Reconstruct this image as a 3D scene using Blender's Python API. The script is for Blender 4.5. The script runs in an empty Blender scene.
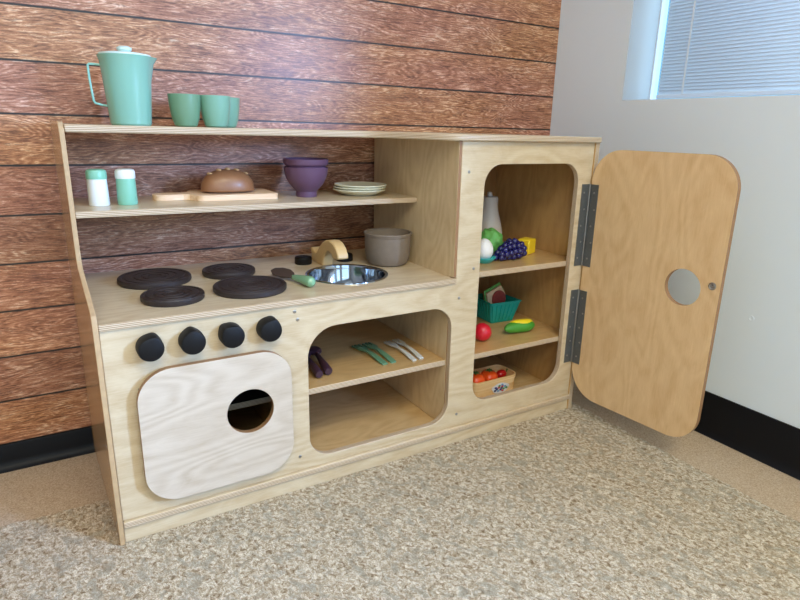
import bpy, bmesh, math, random
from mathutils import Vector, Matrix
random.seed(7)
PI = math.pi
SC = bpy.context.scene
COL = SC.collection

# ------------------------------------------------------------------ camera
F_PX, PPX, PPY = 587.63, 411.99, 296.85
yaw, pitch, roll = 0.5573, -0.2785, 0.0272
fw = Vector((math.sin(yaw)*math.cos(pitch), math.cos(yaw)*math.cos(pitch), math.sin(pitch)))
rt = Vector((math.cos(yaw), -math.sin(yaw), 0)); up = rt.cross(fw)
r2 = math.cos(roll)*rt + math.sin(roll)*up; u2 = -math.sin(roll)*rt + math.cos(roll)*up
cam = bpy.data.cameras.new('camera'); cam_o = bpy.data.objects.new('camera', cam); COL.objects.link(cam_o)
M3 = Matrix((r2, u2, -fw)).transposed().to_4x4()
M3.translation = Vector((-0.0337, -1.0854, 0.7744))
cam_o.matrix_world = M3
cam.sensor_width = 36; cam.lens = F_PX/800*36
cam.shift_x = -(PPX-400)/800; cam.shift_y = (PPY-300)/800
cam.clip_start = 0.02
SC.camera = cam_o

# ------------------------------------------------------------------ world, lights, exposure
SC.view_settings.view_transform = 'Standard'; SC.view_settings.look = 'None'
SC.view_settings.gamma = 1; SC.view_settings.use_curve_mapping = False
SC.view_settings.exposure = 0.0
SC.cycles.max_bounces = 10; SC.cycles.diffuse_bounces = 5; SC.cycles.glossy_bounces = 4
SC.cycles.transparent_max_bounces = 12
SC.cycles.sample_clamp_indirect = 6; SC.cycles.caustics_reflective = False
w = bpy.data.worlds.new('world'); SC.world = w; w.use_nodes = True
w.node_tree.nodes['Background'].inputs[0].default_value = (0.30, 0.68, 1.0, 1)
w.node_tree.nodes['Background'].inputs[1].default_value = 0.95

def area(name, loc, direction, sx, sy, energy, col):
    l = bpy.data.lights.new(name, 'AREA'); l.shape = 'RECTANGLE'; l.size = sx; l.size_y = sy
    l.energy = energy; l.color = col
    o = bpy.data.objects.new(name, l); COL.objects.link(o); o.location = loc
    o.rotation_euler = Vector(direction).to_track_quat('-Z', 'Y').to_euler()
    return o
area('daylight_side_window', (1.66, -1.92, 1.16), (-1, 0, -0.06), 0.56, 0.50, 235, (0.36, 0.56, 1.0))
area('daylight_far_side_window', (1.64, -3.30, 1.42), (-1, 0, -0.06), 1.05, 1.05, 8, (0.75, 0.88, 1.0))
area('daylight_blind_window', (2.15, -0.62, 1.45), (-1, 0, 0), 1.85, 1.6, 25, (0.64, 0.85, 1.0))
area('front_fill_light', (-1.30, -4.75, 1.40), (0.1, 1, -0.05), 2.0, 1.4, 26, (0.70, 0.86, 1.0))  # cool fill from the front left, added to lift the right wall
area('front_fill_light', (0.80, -4.75, 1.45), (0, 1, -0.05), 0.9, 1.3, 12, (0.70, 0.85, 1.0))  # added front fill, lays a pale haze on the planks
area('ceiling_lamp', (0.35, -1.9, 2.40), (0, 0, -1), 1.2, 0.6, 40, (1.0, 0.84, 0.46))
area('ceiling_lamp', (-1.2, -2.7, 2.40), (0, 0, -1), 1.2, 0.6, 42, (1.0, 0.86, 0.54))

# ------------------------------------------------------------------ node helpers
class NT:
    def __init__(s, name):
        s.m = bpy.data.materials.new(name); s.m.use_nodes = True; s.t = s.m.node_tree
        s.b = s.t.nodes['Principled BSDF']
    def n(s, typ, **kw):
        nd = s.t.nodes.new(typ)
        for k, v in kw.items(): setattr(nd, k, v)
        return nd
    def l(s, a, b): s.t.links.new(a, b)
    def setv(s, sock, v):
        if hasattr(v, 'is_output') or isinstance(v, bpy.types.NodeSocket): s.l(v, sock)
        else: sock.default_value = v
    def math(s, op, a, b=0.0, c=None):
        nd = s.n('ShaderNodeMath', operation=op)
        s.setv(nd.inputs[0], a); s.setv(nd.inputs[1], b)
        if c is not None: s.setv(nd.inputs[2], c)
        return nd.outputs[0]
    def comb(s, x, y, z):
        nd = s.n('ShaderNodeCombineXYZ')
        for i, v in enumerate((x, y, z)): s.setv(nd.inputs[i], v)
        return nd.outputs[0]
    def sep(s, v):
        nd = s.n('ShaderNodeSeparateXYZ'); s.l(v, nd.inputs[0]); return nd.outputs
    def noise(s, vec, scale, detail=3, rough=0.5, dist=0.0):
        nd = s.n('ShaderNodeTexNoise'); s.l(vec, nd.inputs['Vector'])
        nd.inputs['Scale'].default_value = scale; nd.inputs['Detail'].default_value = detail
        nd.inputs['Roughness'].default_value = rough; nd.inputs['Distortion'].default_value = dist
        return nd.outputs['Fac']
    def ramp(s, fac, stops, interp='LINEAR'):
        nd = s.n('ShaderNodeValToRGB'); cr = nd.color_ramp; cr.interpolation = interp
        while len(cr.elements) < len(stops): cr.elements.new(0.5)
        for e, (p, c) in zip(cr.elements, stops):
            e.position = p; e.color = (c[0], c[1], c[2], 1) if not isinstance(c, float) else (c, c, c, 1)
        s.l(fac, nd.inputs[0]); return nd.outputs[0]
    def mix(s, fac, a, b, mode='MIX'):
        nd = s.n('ShaderNodeMix', data_type='RGBA', blend_type=mode)
        s.setv(nd.inputs[0], fac)
        for sk, v in ((nd.inputs[6], a), (nd.inputs[7], b)):
            s.setv(sk, v if isinstance(v, bpy.types.NodeSocket) else (v[0], v[1], v[2], 1))
        return nd.outputs[2]
    def bump(s, h, strength=0.3, dist=0.002):
        nd = s.n('ShaderNodeBump'); s.l(h, nd.inputs['Height'])
        nd.inputs['Strength'].default_value = strength; nd.inputs['Distance'].default_value = dist
        s.l(nd.outputs[0], s.b.inputs['Normal'])
    def p(s, **kw):
        for k, v in kw.items():
            sk = s.b.inputs[k.replace('_', ' ')]
            if isinstance(v, bpy.types.NodeSocket): s.l(v, sk)
            elif isinstance(v, tuple): sk.default_value = (*v, 1)
            else: sk.default_value = v
    def obj(s): return s.n('ShaderNodeTexCoord').outputs['Object']
    def uv(s): return s.n('ShaderNodeTexCoord').outputs['UV']

def srgb(r, g, b):
    f = lambda c: (c/255/12.92) if c/255 <= 0.04045 else ((c/255+0.055)/1.055)**2.4
    return (f(r), f(g), f(b))

def plain(name, col, rough=0.5, var=0.06, scale=30, metal=0.0, bump=0.0, coat=0.0, **kw):
    t = NT(name); o = t.obj(); n = t.noise(o, scale, 4)
    c = t.mix(n, tuple(x*(1-var) for x in col), tuple(min(1, x*(1+var)) for x in col))
    t.p(Base_Color=c, Roughness=rough, Metallic=metal, Coat_Weight=coat, **kw)
    if bump: t.bump(t.noise(o, scale*8, 3), bump, 0.0008)
    return t.m

def birch(name, light, dark, rough=0.32, coat=0.25, seed=0.0, figure=1.0):
    """birch veneer; grain runs along u of the UVs (metres)"""
    t = NT(name); u, v, _ = t.sep(t.uv())
    big = t.noise(t.comb(t.math('MULTIPLY', u, 2.6), t.math('MULTIPLY', v, 9.0), seed), 1.0, 1, 0.4, 0.2)
    rings = t.math('SINE', t.math('MULTIPLY', big, 70.0))
    rings = t.math('MULTIPLY_ADD', rings, 0.5, 0.5)
    fine = t.noise(t.comb(t.math('MULTIPLY', u, 22.0), t.math('MULTIPLY', v, 420.0), seed), 1.0, 4, 0.65)
    blotch = t.noise(t.comb(t.math('MULTIPLY', u, 12.0), t.math('MULTIPLY', v, 26.0), seed+3), 1.0, 3, 0.6, 1.5)
    f = t.math('ADD', t.math('MULTIPLY', rings, 0.16*figure), t.math('MULTIPLY', fine, 0.45))
    f = t.math('ADD', f, t.math('MULTIPLY', blotch, 0.45))
    c = t.ramp(f, [(0.25, dark), (0.50, tuple((a*0.45+b*0.55) for a, b in zip(dark, light))), (0.75, light)])
    t.p(Base_Color=c, Roughness=rough, Coat_Weight=coat, Coat_Roughness=0.22 if coat < 0.9 else 0.06)
    t.bump(fine, 0.05, 0.0005)
    return t.m

def ply_edge(name):
    t = NT(name); u, v, _ = t.sep(t.uv())
    fr = t.math('FRACT', t.math('DIVIDE', v, 0.0031))
    st = t.ramp(fr, [(0.0, srgb(226, 212, 186)), (0.5, srgb(216, 198, 168)), (0.56, srgb(142, 108, 78)), (0.92, srgb(148, 114, 84)), (1.0, srgb(226, 212, 186))])
    n = t.noise(t.comb(t.math('MULTIPLY', u, 60.0), t.math('MULTIPLY', v, 600.0), 0.0), 1.0, 3)
    c = t.mix(t.math('MULTIPLY', n, 0.35), st, srgb(172, 140, 104))
    t.p(Base_Color=c, Roughness=0.42, Coat_Weight=0.15); return t.m

# ------------------------------------------------------------------ materials
BIRCH = birch('birch_veneer', srgb(215, 198, 167), srgb(186, 160, 122))
BIRCH_IN = birch('birch_interior_shaded', srgb(208, 170, 114), srgb(180, 140, 88), seed=5.0)  # birch toned deeper, shade inside the cubbies put into the colour
BIRCH_DOOR = birch('birch_door', srgb(230, 198, 152), srgb(204, 164, 116), seed=9.0, figure=0.8)
BIRCH_OVEN = birch('birch_oven_door', srgb(208, 194, 176), srgb(184, 166, 144), seed=12.0, figure=1.5)
BIRCH_SIDE = birch('birch_side', srgb(200, 165, 118), srgb(160, 118, 76), rough=0.24, coat=0.35, seed=2.0)
EDGE = ply_edge('plywood_edge')
EDGE_D = plain('sealed_brown_edge', srgb(150, 112, 76), 0.5, 0.15, 60)
BIRCH_MID = birch('birch_divider', srgb(224, 202, 162), srgb(196, 168, 124), seed=15.0)
EDGE_L = plain('varnished_side_edge', srgb(186, 156, 118), 0.3, 0.2, 90, coat=0.4)
BIRCH_BOT = birch('birch_floor_board', srgb(216, 186, 136), srgb(188, 152, 102), seed=17.0)
BACK = birch('brown_back_shaded', srgb(176, 134, 84), srgb(150, 108, 62), seed=21.0)  # brown back, darkened further to paint shade into the cavities
OVEN_DARK = plain('oven_shade', srgb(34, 28, 22), 0.7)  # dark tone standing in for the shade inside the closed oven
BLACK_RUBBER = plain('black_rubber', srgb(9, 11, 16), 0.5, 0.1, Specular_IOR_Level=0.25)
KNOB = plain('black_knob', srgb(15, 14, 15), 0.55, 0.1, bump=0.05, Specular_IOR_Level=0.25)
BURNER = plain('burner_brown', srgb(44, 35, 34), 0.5, 0.15, 60, bump=0.08)
STEEL = plain('stainless_steel', (0.36, 0.38, 0.41), 0.08, 0.05, 20, metal=1.0)
HINGE = plain('hinge_steel', (0.16, 0.17, 0.17), 0.45, 0.15, 200, metal=0.6)
SCREW = plain('screw_steel', (0.40, 0.38, 0.35), 0.35, 0.1, 100, metal=1.0)
MAPLE = plain('faucet_maple', srgb(216, 182, 128), 0.4, 0.1, 18)
SAGE = plain('sage_enamel', srgb(130, 182, 164), 0.2, 0.03, 10, coat=0.5)
SAGE_CUP2 = plain('sage_cup_light', srgb(124, 172, 150), 0.3, 0.04, 12, coat=0.2)
SAGE_CUP = plain('sage_cup', srgb(110, 148, 118), 0.35, 0.04, 12)
MINT = plain('mint_plastic', srgb(132, 196, 170), 0.35, 0.03)
WHITE = plain('white_plastic', srgb(232, 238, 238), 0.35, 0.02)
BOARD = NT('board_wood')
def _board(t):
    u, v, z = t.sep(t.obj())
    f = t.noise(t.comb(t.math('MULTIPLY', u, 8.0), t.math('MULTIPLY', v, 160.0), t.math('MULTIPLY', z, 160.0)), 1.0, 3)
    t.p(Base_Color=t.ramp(f, [(0.25, srgb(228, 190, 150)), (0.7, srgb(248, 222, 192))]), Roughness=0.5); return t.m
BOARD = _board(BOARD)
BREAD = NT('bread_crust')
def _bread(t):
    z = t.sep(t.obj())[2]; n = t.noise(t.obj(), 40, 4)
    t.p(Base_Color=t.mix(n, srgb(132, 92, 62), srgb(158, 112, 78)), Roughness=0.42, Coat_Weight=0.15); return t.m
BREAD = _bread(BREAD)
SEED = plain('bread_seed', srgb(222, 186, 140), 0.5)
PLUM = plain('plum_plastic', srgb(98, 70, 98), 0.42, 0.05)
PLUM2 = plain('plum_dark', srgb(62, 40, 54), 0.4, 0.08)
CREAM = plain('cream_ceramic', srgb(222, 222, 200), 0.35, 0.03)
CLAY = plain('grey_clay', srgb(126, 113, 100), 0.75, 0.12, 90, bump=0.15)
BLADE = plain('brown_blade', srgb(74, 60, 54), 0.45, 0.1)
HANDLE_GREEN = plain('handle_green', srgb(128, 178, 142), 0.25, 0.05, coat=0.4)
FORK_GREEN = plain('fork_green', srgb(98, 140, 108), 0.4, 0.05)
FORK_WHITE = plain('fork_white', srgb(205, 205, 198), 0.4, 0.05)
LEAF = plain('lettuce_green', srgb(100, 172, 88), 0.5, 0.25, 60, bump=0.4)
TEAL = plain('teal_plastic', srgb(26, 158, 146), 0.4, 0.06)
CYAN = plain('cyan_plastic', srgb(60, 190, 200), 0.35, 0.05)
EGG = plain('egg_white', srgb(240, 240, 242), 0.35, 0.02)
GRAPE = plain('grape_navy', srgb(30, 28, 92), 0.25, 0.2, 40, coat=0.3)
CHEESE = plain('cheese_yellow', srgb(244, 208, 40), 0.4, 0.08)
RED = plain('berry_red', srgb(214, 28, 52), 0.35, 0.1, coat=0.3)
ORANGE = plain('tomato_orange', srgb(232, 84, 28), 0.32, 0.12, 25, coat=0.3)
PEPPER = plain('pepper_red', srgb(190, 26, 24), 0.3, 0.1, coat=0.3)
STEM = plain('stem_green', srgb(72, 104, 44), 0.6, 0.15)
CORN_G = plain('husk_green', srgb(70, 150, 50), 0.42, 0.12)
CORN_Y = plain('corn_yellow', srgb(246, 222, 40), 0.4, 0.06)
BREAD_SL = plain('bread_slice', srgb(226, 196, 158), 0.7, 0.08, 80)
SALAMI = plain('salami', srgb(150, 62, 58), 0.5, 0.35, 160)
CHIP = NT('chipwood')
def _chip(t):
    o = t.obj(); x, y, z = t.sep(o)
    f = t.noise(t.comb(t.math('MULTIPLY', x, 6.0), t.math('MULTIPLY', y, 6.0), t.math('MULTIPLY', z, 260.0)), 1.0, 3)
    t.p(Base_Color=t.ramp(f, [(0.3, srgb(218, 176, 118)), (0.7, srgb(244, 212, 160))]), Roughness=0.6); return t.m
CHIP = _chip(CHIP)
BOTTLE = plain('bottle_white', srgb(200, 190, 180), 0.4, 0.04)
STICK = {k: plain('sticker_'+k, c, 0.5) for k, c in dict(white=srgb(220, 222, 228), navy=srgb(40, 50, 110), red=srgb(190, 50, 60), green=srgb(70, 140, 70), blue=srgb(110, 160, 200)).items()}
WALL_GREY = plain('painted_wall_grey', srgb(226, 238, 247), 0.6, 0.015, 6, bump=0.03)
WALL_ROOM = plain('painted_wall_room', srgb(150, 146, 138), 0.7, 0.02, 6)
REVEAL = plain('window_reveal_shaded', srgb(178, 185, 192), 0.55, 0.02, 6)  # wall paint toned down, the shade of the recess put into its colour
CEIL = plain('ceiling_white', srgb(232, 230, 224), 0.8, 0.02, 10)
FRAME = plain('window_frame_white', srgb(225, 232, 238), 0.4, 0.02)

# blind slats: slightly translucent white vinyl
def _slat():
    t = NT('blind_slat'); n = t.noise(t.obj(), 12, 2)
    tr = t.n('ShaderNodeBsdfTranslucent'); tr.inputs[0].default_value = (0.86, 0.87, 0.9, 1)
    t.p(Base_Color=t.mix(n, srgb(240, 240, 242), srgb(246, 246, 248)), Roughness=0.45)
    mx = t.n('ShaderNodeMixShader'); mx.inputs[0].default_value = 0.6
    t.l(t.b.outputs[0], mx.inputs[1]); t.l(tr.outputs[0], mx.inputs[2])
    t.l(mx.outputs[0], t.t.nodes['Material Output'].inputs[0]); return t.m
SLAT = _slat()
def _glass():
    t = NT('window_glass'); tr = t.n('ShaderNodeBsdfTransparent'); tr.inputs[0].default_value = (0.95, 0.98, 1, 1)
    gl = t.n('ShaderNodeBsdfGlossy'); gl.inputs['Roughness'].default_value = 0.05
    mx = t.n('ShaderNodeMixShader'); mx.inputs[0].default_value = 0.05
    t.l(tr.outputs[0], mx.inputs[1]); t.l(gl.outputs[0], mx.inputs[2])
    t.l(mx.outputs[0], t.t.nodes['Material Output'].inputs[0]); return t.m
GLASS = _glass()

PITCH, Z0 = 0.1037, 0.057
def _planks():
    t = NT('reclaimed_wood_planks'); x, y, z = t.sep(t.obj())
    q = t.math('DIVIDE', t.math('SUBTRACT', z, Z0), PITCH); k = t.math('FLOOR', q); fr = t.math('FRACT', q)
    wn = t.n('ShaderNodeTexWhiteNoise', noise_dimensions='1D'); t.l(k, wn.inputs['W']); rnd = wn.outputs['Value']
    xo = t.math('ADD', x, t.math('MULTIPLY', rnd, 9.0))
    # knotty figure: faint contour lines, dense fine scratches and short pale strokes
    base = t.noise(t.comb(t.math('MULTIPLY', xo, 3.0), t.math('MULTIPLY', z, 17.0), t.math('MULTIPLY', k, 3.7)), 1.0, 3, 0.5, 0.3)
    rings = t.math('SINE', t.math('MULTIPLY', base, 150.0))
    rings = t.math('MULTIPLY_ADD', rings, 0.5, 0.5)
    scr = t.noise(t.comb(t.math('MULTIPLY', xo, 26.0), t.math('MULTIPLY', z, 330.0), k), 1.0, 5, 0.75, 0.4)
    worm = t.noise(t.comb(t.math('MULTIPLY', xo, 60.0), t.math('MULTIPLY', z, 190.0), k), 1.0, 3, 0.65, 2.0)
    mott = t.noise(t.comb(t.math('MULTIPLY', xo, 8.0), t.math('MULTIPLY', z, 30.0), k), 1.0, 4, 0.6, 0.8)
    g = t.math('ADD', t.math('MULTIPLY', rings, 0.10), t.math('MULTIPLY', scr, 0.47))
    g = t.math('ADD', g, t.math('ADD', t.math('MULTIPLY', worm, 0.28), t.math('MULTIPLY', mott, 0.32)))
    tone = t.noise(t.comb(t.math('MULTIPLY', xo, 1.6), t.math('MULTIPLY', z, 5.0), t.math('MULTIPLY', rnd, 5.0)), 1.0, 2, 0.5)
    warm = t.ramp(g, [(0.40, srgb(85, 49, 29)), (0.54, srgb(160, 104, 65)), (0.64, srgb(196, 141, 98)), (0.76, srgb(249, 217, 176))])
    rose = t.ramp(g, [(0.40, srgb(87, 49, 37)), (0.54, srgb(157, 100, 74)), (0.64, srgb(192, 136, 110)), (0.76, srgb(249, 215, 192))])
    c = t.mix(t.ramp(tone, [(0.38, 0.0), (0.62, 1.0)]), rose, warm)
    ck = t.noise(t.comb(t.math('MULTIPLY', xo, 7.0), t.math('MULTIPLY', z, 95.0), t.math('ADD', k, 50.0)), 1.0, 5, 0.6, 0.5)
    c = t.mix(t.ramp(t.math('ABSOLUTE', t.math('SUBTRACT', ck, 0.5)), [(0.004, 0.55), (0.02, 0.0)]), c, srgb(58, 30, 22))
    hs = t.n('ShaderNodeHueSaturation'); t.l(c, hs.inputs['Color'])
    t.l(t.math('MULTIPLY_ADD', rnd, 0.3, 0.80), hs.inputs['Value'])
    edge = t.math('MINIMUM', fr, t.math('SUBTRACT', 1.0, fr))
    seam = t.ramp(edge, [(0.012, 0.0), (0.03, 1.0)])
    c = t.mix(seam, srgb(18, 11, 10), hs.outputs[0])
    t.p(Base_Color=c, Roughness=t.math('MULTIPLY_ADD', g, 0.25, 0.20), Specular_IOR_Level=0.6)
    t.bump(t.math('MULTIPLY', t.math('ADD', g, t.math('MULTIPLY', seam, 2.0)), 0.5), 0.12, 0.001)
    return t.m
PLANKS = _planks()

def _rug():
    t = NT('patterned_carpet'); o = t.obj()
    mp = t.n('ShaderNodeMapping'); mp.inputs['Rotation'].default_value = (0, 0, math.radians(-14)); t.l(o, mp.inputs['Vector'])
    x, y, z = t.sep(mp.outputs[0])
    v1 = t.comb(t.math('MULTIPLY', x, 120.0), t.math('MULTIPLY', y, 100.0), 0.0)
    a = t.noise(v1, 1.0, 6, 0.72, 0.8)
    b = t.noise(t.comb(t.math('MULTIPLY', x, 34.0), t.math('MULTIPLY', y, 22.0), 4.0), 1.0, 4, 0.65, 1.2)
    d = t.noise(t.comb(t.math('MULTIPLY', x, 24.0), t.math('MULTIPLY', y, 40.0), 9.0), 1.0, 4, 0.65, 1.0)
    fine = t.noise(o, 420, 2, 0.7)
    vor = t.n('ShaderNodeTexVoronoi'); vor.inputs['Scale'].default_value = 330; t.l(o, vor.inputs['Vector'])
    c = t.ramp(a, [(0.36, srgb(122, 98, 69)), (0.44, srgb(188, 169, 139)), (0.52, srgb(223, 209, 182)), (0.60, srgb(250, 241, 220))])
    c = t.mix(t.ramp(b, [(0.50, 0.0), (0.62, 0.65)]), c, srgb(172, 169, 153))
    c = t.mix(t.ramp(d, [(0.60, 0.0), (0.72, 0.35)]), c, srgb(166, 134, 101))
    c = t.mix(t.ramp(fine, [(0.35, 0.5), (0.6, 0.0)]), c, srgb(133, 113, 87))
    st = t.noise(t.comb(t.math('MULTIPLY', x, 120.0), t.math('MULTIPLY', y, 42.0), 21.0), 1.0, 3, 0.6, 1.6)
    c = t.mix(t.ramp(t.math('ABSOLUTE', t.math('SUBTRACT', st, 0.5)), [(0.006, 0.6), (0.03, 0.0)]), c, srgb(137, 115, 89))
    t.p(Base_Color=c, Roughness=0.95, Specular_IOR_Level=0.1)
    h = t.math('ADD', t.math('MULTIPLY', a, 1.2), t.math('ADD', fine, t.math('MULTIPLY', vor.outputs['Distance'], -0.8)))
    t.bump(h, 0.7, 0.004); return t.m
RUG = _rug()
def _plainrug():
    t = NT('plain_beige_carpet'); o = t.obj()
    fine = t.noise(o, 380, 3, 0.7); big = t.noise(o, 9, 2)
    c = t.ramp(fine, [(0.3, srgb(154, 131, 104)), (0.5, srgb(196, 174, 146)), (0.7, srgb(220, 202, 176))])
    c = t.mix(t.math('MULTIPLY', big, 0.25), c, srgb(150, 130, 106))
    t.p(Base_Color=c, Roughness=0.95, Specular_IOR_Level=0.1); t.bump(fine, 0.6, 0.003); return t.m
FLOORM = _plainrug()

# ------------------------------------------------------------------ mesh helpers
def mk(name, bm, mats, parent=None, loc=None, rot=None, smooth=True, sharp=32, bevel=0.0, recalc=True):
    if recalc: bmesh.ops.recalc_face_normals(bm, faces=bm.faces[:])
    me = bpy.data.meshes.new(name); bm.to_mesh(me); bm.free()
    for m in (mats if isinstance(mats, (list, tuple)) else [mats]): me.materials.append(m)
    if smooth:
        for p in me.polygons: p.use_smooth = True
        me.set_sharp_from_angle(angle=math.radians(sharp))
    o = bpy.data.objects.new(name, me); COL.objects.link(o)
    if parent: o.parent = parent
    if loc: o.location = loc
    if rot: o.rotation_euler = rot
    if bevel:
        b = o.modifiers.new('bevel', 'BEVEL'); b.width = bevel; b.segments = 2; b.limit_method = 'ANGLE'; b.angle_limit = math.radians(40)
    return o

def tag(o, label, cat, group=None):
    o['label'] = label; o['category'] = cat
    if group: o['group'] = group
    return o
def thing(name, label, cat, loc, rz=0.0, group=None):
    o = bpy.data.objects.new(name, None); COL.objects.link(o); o.location = loc; o.rotation_euler = (0, 0, rz)
    o.empty_display_size = 0.05
    return tag(o, label, cat, group)
def dup(root, loc, rz, label):
    r = root.copy(); COL.objects.link(r); r.location = loc; r.rotation_euler = (0, 0, rz); r['label'] = label
    for ch in list(root.children):
        c = ch.copy(); COL.objects.link(c); c.parent = r
        for g in list(ch.children):
            d = g.copy(); COL.objects.link(d); d.parent = c
    return r
def struct(o): o['kind'] = 'structure'; return o

def rrect(x0, x1, z0, z1, r, n=10):
    rs = r if isinstance(r, (list, tuple)) else [r]*4
    pts = []
    for (cx, cz, a0, rr) in ((x1-rs[0], z0+rs[0], -90, rs[0]), (x1-rs[1], z1-rs[1], 0, rs[1]), (x0+rs[2], z1-rs[2], 90, rs[2]), (x0+rs[3], z0+rs[3], 180, rs[3])):
        for i in range(n+1):
            a = math.radians(a0+90*i/n); pts.append((cx+rr*math.cos(a), cz+rr*math.sin(a)))
    return pts
def circ(cx, cy, r, n=48): return [(cx+r*math.cos(2*PI*i/n), cy+r*math.sin(2*PI*i/n)) for i in range(n)]

def slab(bm, outer, holes, c0, c1, plane, grain='u', off=(0, 0)):
    """board cut from a 2D outline, with UVs in metres; rims get material slot 1"""
    to = {'XZ': lambda a, b, c: (a, c, b), 'XY': lambda a, b, c: (a, b, c), 'YZ': lambda a, b, c: (c, a, b)}[plane]
    fro = {'XZ': lambda v: (v[0], v[2], v[1]), 'XY': lambda v: (v[0], v[1], v[2]), 'YZ': lambda v: (v[1], v[2], v[0])}[plane]
    edges = []
    for lp in [outer]+list(holes):
        vs = []
        for p in lp:
            q = to(p[0], p[1], c0)
            if vs and (Vector(q)-vs[-1].co).length < 1e-6: continue
            vs.append(bm.verts.new(q))
        if (vs[0].co-vs[-1].co).length < 1e-6: bm.verts.remove(vs.pop())
        for i in range(len(vs)): edges.append(bm.edges.new((vs[i], vs[(i+1) % len(vs)])))
    r = bmesh.ops.triangle_fill(bm, use_beauty=True, use_dissolve=False, edges=edges)
    fs = [g for g in r['geom'] if isinstance(g, bmesh.types.BMFace)]
    ex = bmesh.ops.extrude_face_region(bm, geom=fs)
    d = Vector(to(0, 0, c1))-Vector(to(0, 0, c0))
    bmesh.ops.translate(bm, verts=[g for g in ex['geom'] if isinstance(g, bmesh.types.BMVert)], vec=d)
    bm.normal_update()
    uvl = bm.loops.layers.uv.verify()
    for f in bm.faces:
        na, nb, nc = fro(f.normal)
        for l in f.loops:
            a, b, c = fro(l.vert.co)
            if abs(nc) > 0.9:
                l[uvl].uv = (a+off[0], b+off[1]) if grain == 'u' else (b+off[1], a+off[0]); f.material_index = 0
            else:
                l[uvl].uv = (a if abs(nb) > abs(na) else b, c-c0); f.material_index = 1
def panel(name, outer, holes, c0, c1, plane, mats, parent=None, grain='u', bevel=0.0012, off=(0, 0), loc=None, rot=None):
    bm = bmesh.new(); slab(bm, outer, holes, c0, c1, plane, grain, off)
    return mk(name, bm, mats, parent, loc, rot, bevel=bevel, sharp=28)

def box(bm, x0, x1, y0, y1, z0, z1, mi=0, rot=None):
    g = bmesh.ops.create_cube(bm, size=1.0)['verts']
    for v in g:
        v.co = Vector(((x0+x1)/2+v.co.x*(x1-x0), (y0+y1)/2+v.co.y*(y1-y0), (z0+z1)/2+v.co.z*(z1-z0)))
        if rot: v.co = rot @ v.co
    for f in {f for v in g for f in v.link_faces}: f.material_index = mi
    return g
def lathe(bm, prof, n=40, M=None, mi=0):
    rings = []
    for (r, z) in prof:
        if r < 1e-6: rings.append([bm.verts.new((0, 0, z))])
        else: rings.append([bm.verts.new((r*math.cos(2*PI*i/n), r*math.sin(2*PI*i/n), z)) for i in range(n)])
    for a, b in zip(rings, rings[1:]):
        for i in range(n):
            j = (i+1) % n
            vs = ([a[0]] if len(a) == 1 else [a[i], a[j]])+([b[0]] if len(b) == 1 else [b[j], b[i]])
            if len(vs) >= 3: bm.faces.new(vs).material_index = mi
    vs = [v for r in rings for v in r]
    if M:
        for v in vs: v.co = M @ v.co
    return vs
def tube(bm, pts, rads, n=12, flat=1.0, caps=True):
    pts = [Vector(p) for p in pts]; rads = rads if isinstance(rads, (list, tuple)) else [rads]*len(pts)
    ref = None; rings = []
    for i, p in enumerate(pts):
        d = (pts[min(i+1, len(pts)-1)]-pts[max(i-1, 0)]).normalized()
        if ref is None: ref = d.orthogonal().normalized() if abs(d.z) > 0.9 else Vector((0, 0, 1)).cross(d).normalized()
        ref = (ref-d*ref.dot(d)).normalized(); o = d.cross(ref)
        rings.append([bm.verts.new(p+ref*rads[i]*math.cos(2*PI*k/n)+o*rads[i]*flat*math.sin(2*PI*k/n)) for k in range(n)])
    for a, b in zip(rings, rings[1:]):
        for k in range(n): bm.faces.new((a[k], a[(k+1) % n], b[(k+1) % n], b[k]))
    if caps: bm.faces.new(rings[0][::-1]); bm.faces.new(rings[-1])
def ball(bm, c, r, sc=(1, 1, 1), sub=3, rot=None, mi=0):
    g = bmesh.ops.create_icosphere(bm, subdivisions=sub, radius=1.0)['verts']
    for v in g:
        q = Vector((v.co.x*r*sc[0], v.co.y*r*sc[1], v.co.z*r*sc[2]))
        if rot: q = rot @ q
        v.co = q+Vector(c)
    for f in {f for v in g for f in v.link_faces}: f.material_index = mi
    return g

# ================================================================== the room
XW, YW = 1.4262, 0.4133
XL, YF, ZC = -3.0, -4.6, 2.45
bm = bmesh.new(); box(bm, XL, XW+0.12, YF, YW+0.1, -0.06, -0.004); struct(mk('floor', bm, FLOORM, smooth=False))
bm = bmesh.new(); box(bm, XL-0.1, XW+0.25, YF-0.12, YW+0.12, ZC, ZC+0.1); struct(mk('ceiling', bm, CEIL, smooth=False))
bm = bmesh.new(); box(bm, XL, XW+0.12, YW, YW+0.1, 0.057, ZC); struct(mk('wall_back', bm, PLANKS, smooth=False))
bm = bmesh.new(); box(bm, XL-0.1, XL, YF-0.12, YW+0.1, -0.06, ZC); struct(mk('wall_left', bm, WALL_ROOM, smooth=False))
# right wall with two window openings
WY1, WZ0, WZ1 = 0.132, 0.870, 2.0
bm = bmesh.new()
x0, x1 = XW, XW+0.130
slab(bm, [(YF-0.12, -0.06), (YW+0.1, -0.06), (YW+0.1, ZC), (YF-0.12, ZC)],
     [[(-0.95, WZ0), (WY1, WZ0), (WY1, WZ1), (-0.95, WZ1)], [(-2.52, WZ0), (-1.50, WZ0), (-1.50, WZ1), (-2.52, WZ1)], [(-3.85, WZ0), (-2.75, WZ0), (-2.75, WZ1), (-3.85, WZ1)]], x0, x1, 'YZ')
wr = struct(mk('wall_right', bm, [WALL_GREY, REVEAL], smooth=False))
bm = bmesh.new(); vs = lathe(bm, [(0.0075, -0.0005), (0.0070, 0.0010), (0.0052, 0.0012), (0.0040, 0.0003), (0, 0.0002)], 24)
for v in vs: v.co = Vector((XW-v.co.z, -0.345+v.co.x, 0.342+v.co.y))
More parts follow.
